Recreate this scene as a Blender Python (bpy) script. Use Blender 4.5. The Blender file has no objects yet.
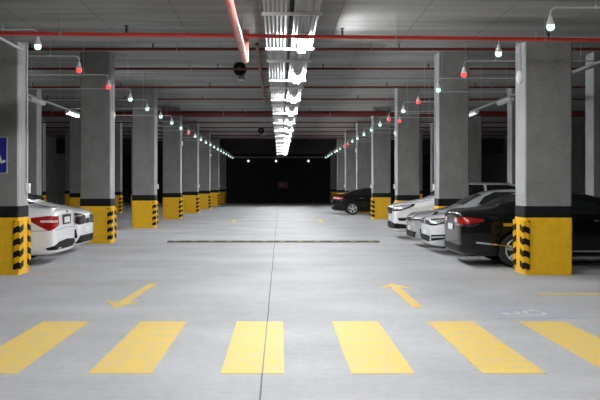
import bpy, bmesh, math, random
from mathutils import Vector, Matrix
from mathutils.bvhtree import BVHTree
random.seed(7)
PI = math.pi
sc = bpy.context.scene
C = sc.collection
R = math.radians

# ------------------------------------------------------------------ materials
def nt(name):
    m = bpy.data.materials.new(name); m.use_nodes = True
    t = m.node_tree; b = t.nodes['Principled BSDF']
    return m, t, b
def N(t, typ, **kw):
    n = t.nodes.new(typ)
    for k, v in kw.items():
        if k.startswith('i_'): n.inputs[k[2:]].default_value = v
        else: setattr(n, k, v)
    return n
def plain(name, col, rough=0.5, metal=0.0, var=0.06, coat=0.0, scale=6.0, emit=None, estr=0.0, spec=0.5):
    m, t, b = nt(name)
    b.inputs['Roughness'].default_value = rough
    b.inputs['Metallic'].default_value = metal
    b.inputs['Specular IOR Level'].default_value = spec
    if coat: b.inputs['Coat Weight'].default_value = coat; b.inputs['Coat Roughness'].default_value = 0.05
    tc = N(t, 'ShaderNodeTexCoord')
    no = N(t, 'ShaderNodeTexNoise', i_Scale=scale, i_Detail=4.0)
    t.links.new(tc.outputs['Object'], no.inputs['Vector'])
    rp = N(t, 'ShaderNodeValToRGB')
    rp.color_ramp.elements[0].position = 0.3; rp.color_ramp.elements[1].position = 0.7
    rp.color_ramp.elements[0].color = tuple(max(0, c*(1-var)) for c in col) + (1,)
    rp.color_ramp.elements[1].color = tuple(min(1, c*(1+var)) for c in col) + (1,)
    t.links.new(no.outputs['Fac'], rp.inputs['Fac'])
    t.links.new(rp.outputs['Color'], b.inputs['Base Color'])
    if emit:
        b.inputs['Emission Color'].default_value = emit + (1,); b.inputs['Emission Strength'].default_value = estr
    return m

def mathn(t, op, a, b=None, c=None):
    n = N(t, 'ShaderNodeMath', operation=op)
    for i, v in enumerate((a, b, c)):
        if v is None: continue
        if isinstance(v, (int, float)): n.inputs[i].default_value = v
        else: t.links.new(v, n.inputs[i])
    return n.outputs[0]
def mixc(t, fac, a, b, typ='MIX'):
    n = N(t, 'ShaderNodeMix', data_type='RGBA', blend_type=typ)
    for k, v in ((0, fac), (6, a), (7, b)):
        if isinstance(v, (int, float)): n.inputs[k].default_value = v
        elif isinstance(v, tuple): n.inputs[k].default_value = v
        else: t.links.new(v, n.inputs[k])
    return n.outputs[2]

def floor_mat():
    m, t, b = nt('polished_concrete_floor')
    tc = N(t, 'ShaderNodeTexCoord'); sx = N(t, 'ShaderNodeSeparateXYZ')
    t.links.new(tc.outputs['Object'], sx.inputs[0])
    n1 = N(t, 'ShaderNodeTexNoise', i_Scale=0.55, i_Detail=6.0, i_Roughness=0.6)
    n2 = N(t, 'ShaderNodeTexNoise', i_Scale=9.0, i_Detail=9.0, i_Roughness=0.8)
    mp = N(t, 'ShaderNodeMapping'); mp.inputs['Scale'].default_value = (0.18, .9, 1)
    t.links.new(tc.outputs['Object'], mp.inputs[0])
    n3 = N(t, 'ShaderNodeTexNoise', i_Scale=1.0, i_Detail=5.0)
    t.links.new(mp.outputs[0], n3.inputs['Vector'])
    for n in (n1, n2): t.links.new(tc.outputs['Object'], n.inputs['Vector'])
    r1 = N(t, 'ShaderNodeValToRGB'); r1.color_ramp.elements[0].position = .3; r1.color_ramp.elements[1].position = .72
    r1.color_ramp.elements[0].color = (.43, .434, .444, 1); r1.color_ramp.elements[1].color = (.57, .575, .588, 1)
    t.links.new(n1.outputs['Fac'], r1.inputs['Fac'])
    r2 = N(t, 'ShaderNodeValToRGB'); r2.color_ramp.elements[0].position = .25; r2.color_ramp.elements[1].position = .75
    r2.color_ramp.elements[0].color = (.84, .84, .84, 1); r2.color_ramp.elements[1].color = (1.12, 1.12, 1.12, 1)
    t.links.new(n2.outputs['Fac'], r2.inputs['Fac'])
    r3 = N(t, 'ShaderNodeValToRGB'); r3.color_ramp.elements[0].position = .3; r3.color_ramp.elements[1].position = .7
    r3.color_ramp.elements[0].color = (.93, .93, .93, 1); r3.color_ramp.elements[1].color = (1.05, 1.05, 1.05, 1)
    t.links.new(n3.outputs['Fac'], r3.inputs['Fac'])
    c = mixc(t, 1.0, r1.outputs[0], r2.outputs[0], 'MULTIPLY')
    c = mixc(t, 1.0, c, r3.outputs[0], 'MULTIPLY')
    # long expansion joint down the aisle, fine cross joints, dark tyre scuffs
    wob = mathn(t, 'MULTIPLY', mathn(t, 'SUBTRACT', n1.outputs['Fac'], .5), .03)
    jx = mathn(t, 'ABSOLUTE', mathn(t, 'ADD', mathn(t, 'ADD', sx.outputs[0], .15), wob))
    j = mathn(t, 'LESS_THAN', jx, .0075)
    jy = mathn(t, 'LESS_THAN', mathn(t, 'ABSOLUTE', mathn(t, 'SUBTRACT', sx.outputs[1], 39.2)), .10)
    jn = mathn(t, 'LESS_THAN', mathn(t, 'ABSOLUTE', mathn(t, 'SUBTRACT', sx.outputs[1], 14.25)), .006)
    c = mixc(t, mathn(t, 'MULTIPLY', j, .75), c, (.09, .09, .10, 1))
    c = mixc(t, mathn(t, 'MULTIPLY', jy, .6), c, (.12, .12, .13, 1))
    c = mixc(t, mathn(t, 'MULTIPLY', jn, .3), c, (.12, .12, .13, 1))
    n4 = N(t, 'ShaderNodeTexNoise', i_Scale=0.9, i_Detail=8.0, i_Roughness=.75)
    t.links.new(tc.outputs['Object'], n4.inputs['Vector'])
    st = N(t, 'ShaderNodeValToRGB'); st.color_ramp.elements[0].position = .62; st.color_ramp.elements[1].position = .72
    st.color_ramp.elements[1].color = (.35, .35, .35, 1)
    t.links.new(n4.outputs['Fac'], st.inputs['Fac'])
    c = mixc(t, st.outputs[0], c, (.30, .30, .31, 1))
    t.links.new(c, b.inputs['Base Color'])
    rr = mathn(t, 'ADD', mathn(t, 'MULTIPLY', n2.outputs['Fac'], .2), .62)
    t.links.new(rr, b.inputs['Roughness'])
    b.inputs['Specular IOR Level'].default_value = .16
    return m

def concrete(name, lo, hi, sc_=(1, 1, 1), boards=None, scale=3.0, rough=.85):
    m, t, b = nt(name)
    tc = N(t, 'ShaderNodeTexCoord'); mp = N(t, 'ShaderNodeMapping'); mp.inputs['Scale'].default_value = sc_
    t.links.new(tc.outputs['Object'], mp.inputs[0])
    n1 = N(t, 'ShaderNodeTexNoise', i_Scale=scale, i_Detail=8.0, i_Roughness=.6)
    t.links.new(mp.outputs[0], n1.inputs['Vector'])
    n2 = N(t, 'ShaderNodeTexNoise', i_Scale=28.0, i_Detail=4.0)
    t.links.new(tc.outputs['Object'], n2.inputs['Vector'])
    r = N(t, 'ShaderNodeValToRGB'); r.color_ramp.elements[0].position = .3; r.color_ramp.elements[1].position = .7
    r.color_ramp.elements[0].color = lo + (1,); r.color_ramp.elements[1].color = hi + (1,)
    t.links.new(n1.outputs['Fac'], r.inputs['Fac'])
    r2 = N(t, 'ShaderNodeValToRGB'); r2.color_ramp.elements[0].position = .3; r2.color_ramp.elements[1].position = .7
    r2.color_ramp.elements[0].color = (.86, .86, .86, 1); r2.color_ramp.elements[1].color = (1.08, 1.08, 1.08, 1)
    t.links.new(n2.outputs['Fac'], r2.inputs['Fac'])
    c = mixc(t, 1.0, r.outputs[0], r2.outputs[0], 'MULTIPLY')
    if boards:
        sx = N(t, 'ShaderNodeSeparateXYZ'); t.links.new(tc.outputs['Object'], sx.inputs[0])
        for ax, per, wd, st in boards:
            fr = mathn(t, 'FRACT', mathn(t, 'DIVIDE', mathn(t, 'ADD', sx.outputs[ax], 100.37), per))
            ln = mathn(t, 'LESS_THAN', fr, wd/per)
            c = mixc(t, mathn(t, 'MULTIPLY', ln, st), c, (lo[0]*.35, lo[1]*.35, lo[2]*.35, 1))
    t.links.new(c, b.inputs['Base Color'])
    b.inputs['Roughness'].default_value = rough
    b.inputs['Specular IOR Level'].default_value = .25
    bp = N(t, 'ShaderNodeBump', i_Strength=.25, i_Distance=.01)
    t.links.new(n1.outputs['Fac'], bp.inputs['Height']); t.links.new(bp.outputs[0], b.inputs['Normal'])
    return m

def guard_mat():
    m, t, b = nt('black_yellow_rubber_guard')
    tc = N(t, 'ShaderNodeTexCoord'); sx = N(t, 'ShaderNodeSeparateXYZ')
    t.links.new(tc.outputs['Object'], sx.inputs[0])
    d = mathn(t, 'ADD', sx.outputs[2], mathn(t, 'ADD', mathn(t, 'MULTIPLY', mathn(t, 'ABSOLUTE', sx.outputs[0]), .5), mathn(t, 'MULTIPLY', mathn(t, 'ABSOLUTE', sx.outputs[1]), -.3)))
    fr = mathn(t, 'FRACT', mathn(t, 'DIVIDE', mathn(t, 'ADD', d, 3.0), .215))
    f = mathn(t, 'LESS_THAN', fr, .48)
    c = mixc(t, f, (.006, .006, .007, 1), (.80, .45, .010, 1))
    t.links.new(c, b.inputs['Base Color']); b.inputs['Roughness'].default_value = .6; b.inputs['Specular IOR Level'].default_value = .2
    return m

def paint_worn(name, col, under=(.5, .5, .5), wear=.5):
    m, t, b = nt(name)
    tc = N(t, 'ShaderNodeTexCoord')
    n1 = N(t, 'ShaderNodeTexNoise', i_Scale=5.0, i_Detail=10.0, i_Roughness=.8)
    t.links.new(tc.outputs['Object'], n1.inputs['Vector'])
    r = N(t, 'ShaderNodeValToRGB'); r.color_ramp.elements[0].position = .45; r.color_ramp.elements[1].position = .7
    r.color_ramp.elements[0].color = (0, 0, 0, 1); r.color_ramp.elements[1].color = (wear, wear, wear, 1)
    t.links.new(n1.outputs['Fac'], r.inputs['Fac'])
    c = mixc(t, r.outputs[0], col + (1,), under + (1,))
    n2 = N(t, 'ShaderNodeTexNoise', i_Scale=28.0, i_Detail=6.0, i_Roughness=.8)
    t.links.new(tc.outputs['Object'], n2.inputs['Vector'])
    c = mixc(t, mathn(t, 'MULTIPLY', mathn(t, 'GREATER_THAN', n2.outputs['Fac'], .60), wear*.7), c, under + (1,))
    ge = N(t, 'ShaderNodeNewGeometry'); sx = N(t, 'ShaderNodeSeparateXYZ'); t.links.new(ge.outputs['Position'], sx.inputs[0])
    j = mathn(t, 'LESS_THAN', mathn(t, 'ABSOLUTE', mathn(t, 'ADD', sx.outputs[0], .15)), .007)
    c = mixc(t, mathn(t, 'MULTIPLY', j, .7), c, (.12, .11, .09, 1))
    t.links.new(c, b.inputs['Base Color']); b.inputs['Roughness'].default_value = .6
    return m

def car_paint(name, col, metal=0.0, rough=.25, coat=1.0):
    m, t, b = nt(name)
    tc = N(t, 'ShaderNodeTexCoord')
    no = N(t, 'ShaderNodeTexNoise', i_Scale=3.0); t.links.new(tc.outputs['Object'], no.inputs['Vector'])
    c = mixc(t, no.outputs['Fac'], tuple(x*.96 for x in col) + (1,), tuple(min(1, x*1.04) for x in col) + (1,))
    t.links.new(c, b.inputs['Base Color'])
    b.inputs['Metallic'].default_value = metal; b.inputs['Roughness'].default_value = rough
    b.inputs['Coat Weight'].default_value = coat; b.inputs['Coat Roughness'].default_value = .03
    if coat < .9: b.inputs['Specular IOR Level'].default_value = .25
    return m

M = {}
M['floor'] = floor_mat()
M['ceil'] = concrete('board_marked_concrete_ceiling', (.165, .165, .16), (.34, .34, .332), (.12, 1.6, 1), [(0, 1.22, .014, .6), (1, 2.44, .012, .35)], 1.4)
M['ceil2'] = concrete('low_concrete_ceiling', (.135, .135, .13), (.31, .31, .302), (.15, 1.5, 1), [(0, 1.22, .012, .6), (1, 2.40, .02, .3)], 1.3)
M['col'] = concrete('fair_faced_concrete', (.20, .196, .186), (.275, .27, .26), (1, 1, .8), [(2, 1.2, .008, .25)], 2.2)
M['col_lit'] = concrete('lit_side_concrete', (.33, .335, .34), (.42, .425, .43), (1, 1, .6), None, 2.0)  # shaft concrete made lighter: lamp light on the aisle face put into the colour
M['wall'] = concrete('dark_concrete_wall', (.05, .05, .052), (.085, .085, .088), (1, 1, 1), [(2, 1.3, .03, .6)], .8)
M['wall2'] = concrete('grey_concrete_wall', (.16, .16, .165), (.24, .24, .245), (1, 1, 1), [(2, 1.3, .03, .6)], .8)
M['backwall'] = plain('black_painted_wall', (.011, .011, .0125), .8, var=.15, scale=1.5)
M['yellow'] = plain('column_yellow_paint', (.90, .51, .008), .5, var=.08, scale=9)
M['black'] = plain('black_band_paint', (.008, .008, .009), .6, var=.1, spec=.2)
M['guard'] = guard_mat()
M['road_yellow'] = paint_worn('worn_road_yellow', (.88, .62, .145), (.56, .54, .46), .6)
M['road_white'] = paint_worn('worn_road_white', (.72, .74, .76), (.5, .5, .52), .5)
M['road_blue'] = paint_worn('faded_road_blue', (.43, .46, .515), (.50, .505, .52), .95)
M['red_pipe'] = plain('red_pipe_enamel', (.52, .028, .022), .4, var=.1)
M['dark_red'] = plain('dark_red_pipe_enamel', (.13, .012, .011), .55, var=.12)
M['pink_pipe'] = plain('dusty_red_pipe', (.55, .15, .13), .3, var=.25, scale=4)
M['brown_pipe'] = plain('brown_red_pipe', (.24, .10, .085), .5)
M['galv'] = plain('galvanised_steel', (.24, .243, .247), .6, .1, var=.08)
M['galv_dark'] = plain('dull_steel', (.22, .22, .22), .5, .3)
M['bracket'] = plain('pale_bracket_steel', (.5, .5, .5), .5)
M['white_metal'] = plain('white_enamel', (.80, .80, .80), .4)
M['conduit'] = plain('pale_conduit', (.46, .47, .48), .5)
M['tube'] = plain('lit_fluorescent_tube', (.9, .9, .9), .4, emit=(.97, .985, 1.0), estr=490)
M['tube_side'] = plain('lit_side_tube', (.9, .9, .9), .4, emit=(.95, .98, 1.0), estr=200)
M['tube_dim'] = plain('dim_side_tube', (.9, .9, .9), .4, emit=(.95, .98, 1.0), estr=1.0)
M['led_green'] = plain('green_white_lamp_glass', (.6, .9, .75), .3, emit=(.62, 1.0, .82), estr=1.5)
M['led_red'] = plain('red_lamp_glass', (.9, .1, .1), .3, emit=(1.0, .045, .045), estr=1.8)
M['led_white'] = plain('white_lamp_glass', (.9, .9, .9), .3, emit=(1.0, .97, .85), estr=2.0)
M['sign_blue'] = plain('sign_blue', (.018, .022, .26), .4, var=.04)
M['sign_white'] = plain('sign_white', (.82, .82, .84), .4, var=.02)
M['sign_red'] = plain('sign_dull_red', (.16, .045, .04), .5)
M['rubber'] = plain('tyre_rubber', (.016, .016, .017), .75)
M['hump'] = plain('hump_rubber', (.09, .09, .085), .8)
M['glass'] = plain('tinted_car_glass', (.012, .014, .016), .06, spec=.6, var=.02)
M['trim'] = plain('black_plastic', (.008, .008, .009), .6, spec=.2)
M['chrome'] = plain('chrome', (.82, .82, .83), .12, 1.0, var=.02)
M['alloy'] = plain('alloy_rim', (.62, .62, .64), .3, .8)
M['tail'] = plain('red_tail_lens', (.33, .006, .009), .15, coat=.8, var=.2)
M['tail_hi'] = plain('clear_tail_lens', (.80, .70, .68), .1, coat=.8)
M['head'] = plain('clear_head_lens', (.66, .68, .70), .15, .5, coat=1.0, var=.15, scale=14)
M['head_dark'] = plain('smoked_head_lens', (.012, .012, .014), .25, spec=.3)
M['plate'] = plain('plate_white', (.7, .7, .7), .4)
M['p_white'] = car_paint('white_car_paint', (.90, .90, .91), 0, .3)
M['p_silver'] = car_paint('silver_car_paint', (.50, .51, .52), .35, .3)
M['p_black'] = car_paint('black_car_paint', (.003, .003, .0035), 0, .25, .35)

# ------------------------------------------------------------------ mesh helpers
def obj(name, bm, mat, parent=None, smooth=False, loc=None):
    me = bpy.data.meshes.new(name); bm.normal_update(); bm.to_mesh(me); bm.free()
    for mm in (mat if isinstance(mat, (list, tuple)) else [mat]): me.materials.append(mm)
    if smooth:
        for p in me.polygons: p.use_smooth = True
    o = bpy.data.objects.new(name, me); C.objects.link(o)
    if parent is not None: o.parent = parent
    if loc: o.location = loc
    return o
def tag(o, label, cat, group=None, kind=None):
    if label: o['label'] = label
    if cat: o['category'] = cat
    if group: o['group'] = group
    if kind: o['kind'] = kind
    return o
def thing(name, label, cat, loc=(0, 0, 0), rz=0, group=None):
    o = bpy.data.objects.new(name, None); C.objects.link(o)
    o.empty_display_size = .2
    o.location = loc; o.rotation_euler = (0, 0, rz)
    return tag(o, label, cat, group)
def struct(name, bm, mat):
    o = obj(name, bm, mat); o['kind'] = 'structure'; return o
def dup(root, loc):
    r = root.copy(); C.objects.link(r); r.location = loc
    for ch in list(root.children):
        c = ch.copy(); C.objects.link(c); c.parent = r
        for g in list(ch.children):
            d = g.copy(); C.objects.link(d); d.parent = c
    return r
def box(bm, x0, x1, y0, y1, z0, z1, bev=0):
    vs = [bm.verts.new(p) for p in ((x0,y0,z0),(x1,y0,z0),(x1,y1,z0),(x0,y1,z0),(x0,y0,z1),(x1,y0,z1),(x1,y1,z1),(x0,y1,z1))]
    fs = [bm.faces.new([vs[i] for i in q]) for q in ((3,2,1,0),(4,5,6,7),(0,1,5,4),(1,2,6,5),(2,3,7,6),(3,0,4,7))]
    if bev:
        es = set(e for f in fs for e in f.edges)
        bmesh.ops.bevel(bm, geom=list(es), offset=bev, segments=2, affect='EDGES', profile=.6)
    return bm
def boxbm(*a, **k): return box(bmesh.new(), *a, **k)
def tube(bm, pts, r, seg=8, cap=True):
    pts = [Vector(p) for p in pts]; rings = []
    rr = r if isinstance(r, (list, tuple)) else [r]*len(pts)
    prev = None
    for i, p in enumerate(pts):
        if i == 0: d = pts[1]-p
        elif i == len(pts)-1: d = p-pts[i-1]
        else: d = (pts[i+1]-p).normalized() + (p-pts[i-1]).normalized()
        d.normalize()
        a = Vector((0, 0, 1)) if abs(d.z) < .9 else Vector((0, 1, 0))
        if prev is not None: a = prev
        u = d.cross(a).normalized(); v = u.cross(d).normalized(); prev = v
        rings.append([bm.verts.new(p + rr[i]*(math.cos(2*PI*k/seg)*u + math.sin(2*PI*k/seg)*v)) for k in range(seg)])
    for a, b in zip(rings, rings[1:]):
        for k in range(seg): bm.faces.new((a[k], a[(k+1) % seg], b[(k+1) % seg], b[k]))
    if cap:
        bm.faces.new(rings[0][::-1]); bm.faces.new(rings[-1])
    bmesh.ops.recalc_face_normals(bm, faces=bm.faces)
    return bm
def lathe(bm, prof, seg=16, axis='Z', off=(0, 0, 0)):
    rings = []
    for r, h in prof:
        ring = []
        for k in range(seg):
            a = 2*PI*k/seg; c, s = math.cos(a)*max(r, 1e-4), math.sin(a)*max(r, 1e-4)
            p = (c, s, h) if axis == 'Z' else ((c, h, s) if axis == 'Y' else (h, c, s))
            ring.append(bm.verts.new((p[0]+off[0], p[1]+off[1], p[2]+off[2])))
        rings.append(ring)
    for a, b in zip(rings, rings[1:]):
        for k in range(seg): bm.faces.new((a[k], a[(k+1) % seg], b[(k+1) % seg], b[k]))
    bm.faces.new(rings[0][::-1]); bm.faces.new(rings[-1])
    bmesh.ops.recalc_face_normals(bm, faces=bm.faces)
    return bm
def prism(bm, pts, z0, z1):
    a = [bm.verts.new((x, y, z0)) for x, y in pts]; b = [bm.verts.new((x, y, z1)) for x, y in pts]
    n = len(pts)
    bm.faces.new(a[::-1]); bm.faces.new(b)
    for i in range(n): bm.faces.new((a[i], a[(i+1) % n], b[(i+1) % n], b[i]))
    bmesh.ops.recalc_face_normals(bm, faces=bm.faces)
    return bm
def bend(p0, p1, p2, r, n=5):
    """points rounding the corner p1"""
    p0, p1, p2 = Vector(p0), Vector(p1), Vector(p2)
    a = p1 + (p0-p1).normalized()*r; b = p1 + (p2-p1).normalized()*r
    return [a*(1-t)**2 + p1*2*t*(1-t) + b*t*t for t in [i/n for i in range(n+1)]]
ORD = ['first', 'second', 'third', 'fourth', 'fifth', 'sixth', 'seventh', 'eighth', 'ninth', 'tenth', 'eleventh', 'twelfth',
       'thirteenth', 'fourteenth', 'fifteenth', 'sixteenth', 'seventeenth', 'eighteenth', 'nineteenth', 'twentieth',
       'twenty-first', 'twenty-second', 'twenty-third', 'twenty-fourth', 'twenty-fifth']

H = 1.6                       # eye height
ZC = H + 3.65                 # high ceiling
ZL = H + 2.55                 # low ceiling at the front
YL = 14.32                    # far edge of the low ceiling
YB = 71.0                     # far wall
XW = 17.5
# ------------------------------------------------------------------ setting
struct('floor', boxbm(-XW, XW, -9, YB, -.2, 0), M['floor'])
struct('ceiling', boxbm(-XW, XW, YL, YB, ZC, ZC+.3), M['ceil'])
struct('ceiling_front', boxbm(-XW, XW, -9, YL, ZL, ZC+.3), M['ceil2'])
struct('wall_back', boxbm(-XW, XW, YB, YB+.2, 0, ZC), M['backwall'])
struct('wall_left', boxbm(-XW-.2, -XW, -9, YB, 0, ZC), M['wall2'])
struct('trim_1', boxbm(-XW, XW, 62.6, 63.1, H+2.47, ZC), M['backwall'])     # black downstand beam added to darken the ceiling end before the wall
struct('wall_right', boxbm(XW, XW+.2, -9, YB, 0, ZC), M['wall'])
struct('wall_front', boxbm(-XW, XW, -9.2, -9, 0, ZC), M['wall'])

# ------------------------------------------------------------------ columns
CW, CD, SP = .845, .58, 7.75
def chamf(x0, x1, y0, y1, c):
    return [(x0+c, y0), (x1-c, y0), (x1, y0+c), (x1, y1-c), (x1-c, y1), (x0+c, y1), (x0, y1-c), (x0, y0+c)]
def make_column(top, side):
    """side = +1: the aisle lies towards +x"""
    t = thing('concrete_column', None, None)
    hw = CW/2
    obj('column_base', prism(bmesh.new(), chamf(-hw-.006, hw+.006, -.006, CD+.006, .025), 0, 1.02), M['yellow'], t)
    obj('black_band', prism(bmesh.new(), chamf(-hw-.005, hw+.005, -.005, CD+.005, .025), 1.02, 1.225), M['black'], t)
    sh = obj('shaft', prism(bmesh.new(), chamf(-hw, hw, 0, CD, .025), 1.225, top), [M['col'], M['col_lit']], t)
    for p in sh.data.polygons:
        if p.normal.x*side > .5: p.material_index = 1  # only the aisle face takes the painted-in lit tone
    for yy, sy in ((0, -1), (CD, 1)):
        L, th = .095, .030
        S = .19 if sy < 0 else .10
        e = hw+.006
        y = yy - .006 if sy < 0 else yy + .006
        pts = [(0, 0), (-L, 0), (-L, th*.5), (-L+.03, th), (th*.6, th), (th, th*.6), (th, -S+.01), (th*.5, -S), (0, -S)]
        P = [(px*side, (py if sy > 0 else -py)) for px, py in pts]
        obj('corner_guard', prism(bmesh.new(), P, .10, .965), M['guard'], t, loc=(e*side, y, 0))
    return t
XA = {-1: -4.65-CW/2, 1: 4.35+CW/2}
X2 = {-1: -9.02-CW/2, 1: 8.60+CW/2}
X3 = {-1: -13.4-CW/2, 1: 12.9+CW/2}
sname = {-1: 'left', 1: 'right'}
def place_cols(X, side, ns, rowtxt, grp):
    proto = None
    for n in ns:
        y = 14.22 + SP*(n-1)
        if n == 1:
            o = make_column(ZL, -side)
        elif proto is None:
            proto = o = make_column(ZC, -side)
        else:
            o = dup(proto, (0, 0, 0))
        o.location = (X, y, 0)
        tag(o, 'concrete column with black band and yellow base, %s from the front in the %s' % (ORD[n-1], rowtxt), 'column', grp)
        if n == 1:      # part rising behind the low slab
            obj('upper_shaft', prism(bmesh.new(), chamf(-CW/2, CW/2, YL-14.22, CD, .02), ZL, ZC), M['col'], o)
for s in (-1, 1):
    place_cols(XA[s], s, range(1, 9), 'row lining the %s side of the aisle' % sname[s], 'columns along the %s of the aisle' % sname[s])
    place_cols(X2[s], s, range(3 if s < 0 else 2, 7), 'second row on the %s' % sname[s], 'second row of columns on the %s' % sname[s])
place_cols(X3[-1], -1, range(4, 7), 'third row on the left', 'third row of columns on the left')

# ------------------------------------------------------------------ floor markings
zp = .004
k_lab = ['leftmost yellow zebra crossing stripe, cut by the photo edge', 'second yellow zebra crossing stripe from the left',
         'yellow zebra crossing stripe crossed by the dark floor joint', 'fourth yellow zebra crossing stripe, just right of the middle',
         'yellow zebra crossing stripe between the right arrow and wheelchair mark', 'yellow zebra crossing stripe below the painted wheelchair mark',
         'last yellow zebra crossing stripe, at the right photo edge']
xs = [-2.77, -1.63, -.505, .605, 1.72, 2.79, 3.72]
for i, x in enumerate(xs):
    tag(obj('crossing_stripe', boxbm(x, x+.54, 6.78, 9.36, 0, zp), M['road_yellow']), k_lab[i], 'road marking', 'zebra crossing stripes')
def arrow(x, ytail, ytip, lab, grp='yellow direction arrows'):
    s = 1 if ytip > ytail else -1
    w = .065
    hl = .62*s
    pts = [(-w, 0), (w, 0), (w*1.1, ytip-ytail-hl*.8), (.26, ytip-ytail-hl), (0, ytip-ytail), (-.26, ytip-ytail-hl), (-w*1.1, ytip-ytail-hl*.8)]
    o = obj('direction_arrow', prism(bmesh.new(), pts, 0, zp), M['road_yellow'], loc=(x, ytail, 0))
    tag(o, lab, 'road marking', grp)
    return o
a = arrow(-2.05, 12.95, 10.40, 'yellow floor arrow pointing to the viewer, near the left crossing stripes'); a.rotation_euler[2] = R(-2.5)
a = arrow(1.80, 10.45, 13.0, 'yellow floor arrow pointing away, beyond the right crossing stripes')
arrow(-2.05, 36.8, 34.2, 'small far yellow arrow left of the aisle, beyond the speed hump')
arrow(1.80, 34.2, 36.8, 'small far yellow arrow right of the aisle, beyond the speed hump')
arrow(-2.05, 61.4, 58.8, 'farthest yellow arrow on the left before the dark end wall')
arrow(1.80, 58.8, 61.4, 'farthest yellow arrow on the right before the dark end wall')
tag(obj('bay_line', boxbm(3.78, 9.0, 11.67, 11.80, 0, zp), M['road_yellow']), 'thin yellow parking bay line on the floor before the near right column', 'road marking')
tag(obj('blue_floor_patch', boxbm(-5.6, -4.02, 12.0, 13.9, 0, .003), M['road_blue']), 'faded blue paint patch on floor before the near left column', 'road marking')

def wheelchair(bm, plane, sc_, flip=1):
    """wheelchair pictogram as thin prisms; plane maps (u, v) -> 3D for thickness 0 and 1"""
    def poly(pts):
        a = [bm.verts.new(plane(u*sc_*flip, v*sc_, 0)) for u, v in pts]; b = [bm.verts.new(plane(u*sc_*flip, v*sc_, 1)) for u, v in pts]
        n = len(pts); bm.faces.new(a[::-1]); bm.faces.new(b)
        for i in range(n): bm.faces.new((a[i], a[(i+1) % n], b[(i+1) % n], b[i]))
    def stroke(p, q, w):
        d = Vector((q[0]-p[0], q[1]-p[1])).normalized(); nx, ny = -d.y*w/2, d.x*w/2
        poly([(p[0]+nx, p[1]+ny), (p[0]-nx, p[1]-ny), (q[0]-nx, q[1]-ny), (q[0]+nx, q[1]+ny)])
    poly([(-.10+.085*math.cos(k*PI/7), .40+.085*math.sin(k*PI/7)) for k in range(14)])
    stroke((-.09, .29), (-.05, -.06), .10)
    stroke((-.08, .14), (.16, .12), .07)
    stroke((-.07, -.04), (.20, -.04), .09)
    stroke((.18, -.04), (.29, -.32), .08)
    stroke((.27, -.30), (.40, -.25), .075)
    n = 16
    for i in range(n):
        a0 = R(125 + i*200/n); a1 = R(125 + (i+1)*200/n)
        c = (-.05, -.15)
        poly([(c[0]+.27*math.cos(a0), c[1]+.27*math.sin(a0)), (c[0]+.27*math.cos(a1), c[1]+.27*math.sin(a1)),
              (c[0]+.20*math.cos(a1), c[1]+.20*math.sin(a1)), (c[0]+.20*math.cos(a0), c[1]+.20*math.sin(a0))])
    bmesh.ops.recalc_face_normals(bm, faces=bm.faces)
    return bm
t = thing('wheelchair_floor_mark', 'faded white wheelchair symbol on blue floor patch by the right crossing stripe', 'road marking', (3.06, 10.0, 0))
obj('blue_ground', boxbm(-.48, .62, -.42, .52, 0, .003), M['road_blue'], t)
obj('wheelchair_symbol', wheelchair(bmesh.new(), lambda u, v, k: (-v*.62, u*.62, .0035+.0015*k), 1), M['road_white'], t)
t = thing('parking_sign', 'blue disabled parking sign with white wheelchair on the near left column', 'sign', (-5.12, 14.214, H+.53))
obj('panel', boxbm(-.27, .27, -.012, 0, -.32, .32), M['sign_blue'], t)
b_ = bmesh.new()
for q in ((-.278, .278, .312, .325), (-.278, .278, -.325, -.312), (-.278, -.265, -.312, .312), (.265, .278, -.312, .312)):
    box(b_, q[0], q[1], -.015, 0, q[2], q[3])
obj('sign_edge', b_, M['conduit'], t)
obj('wheelchair_symbol', wheelchair(bmesh.new(), lambda u, v, k: (u*.56+.02, -.012-.003*(1-k), v*.56+.04), 1), M['sign_white'], t)

# speed hump across the aisle
t = thing('speed_hump', 'low black rubber speed hump with yellow inserts across the aisle', 'speed hump', (-.18, 22.4, 0))
hx0, seg = -2.96, .493
for i in range(12):
    x0 = hx0 + i*seg
    b_ = bmesh.new()
    pts = [(-.19, 0), (.19, 0), (.13, .032), (0, .045), (-.13, .032)]
    A = [b_.verts.new((x0+.004, y, z)) for y, z in pts]; B_ = [b_.verts.new((x0+seg-.004, y, z)) for y, z in pts]
    b_.faces.new(A); b_.faces.new(B_[::-1])
    for k in range(5): b_.faces.new((A[k], A[(k+1) % 5], B_[(k+1) % 5], B_[k]))
    bmesh.ops.recalc_face_normals(b_, faces=b_.faces)
    sg = obj('hump_segment', b_, M['hump'], t)
    b2 = bmesh.new(); box(b2, x0+.17, x0+.32, -.135, -.115, .030, .040)
    obj('yellow_insert', b2, M['road_yellow'], sg)

# ------------------------------------------------------------------ ceiling services
# cable trays over the aisle
def tray(x0, x1, z, y0, y1, lab):
    t = thing('cable_tray', lab, 'cable tray', (0, 0, 0))
    w = x1-x0; b_ = bmesh.new()
    n = max(5, int(w/.05)); A = []; B_ = []
    for i in range(n*2+1):                      # ribbed pan
        x = x0 + w*i/(n*2); zz = z + (.012 if (i//1) % 2 else 0)
        A.append(b_.verts.new((x, y0, zz))); B_.append(b_.verts.new((x, y1, zz)))
    for i in range(n*2): b_.faces.new((A[i], B_[i], B_[i+1], A[i+1]))
    obj('ribbed_pan', b_, M['galv'], t)
    for x in (x0, x1-.012): obj('side_rail', boxbm(x, x+.012, y0, y1, z+.012, z+.09), M['galv'], t)
    return t
tray(-.22, .12, H+2.30, -4, 66, 'left ribbed grey cable tray running along the aisle ceiling')
tray(.185, .53, H+2.30, -4, 66, 'right ribbed grey cable tray carrying the aisle strip lights')
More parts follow.
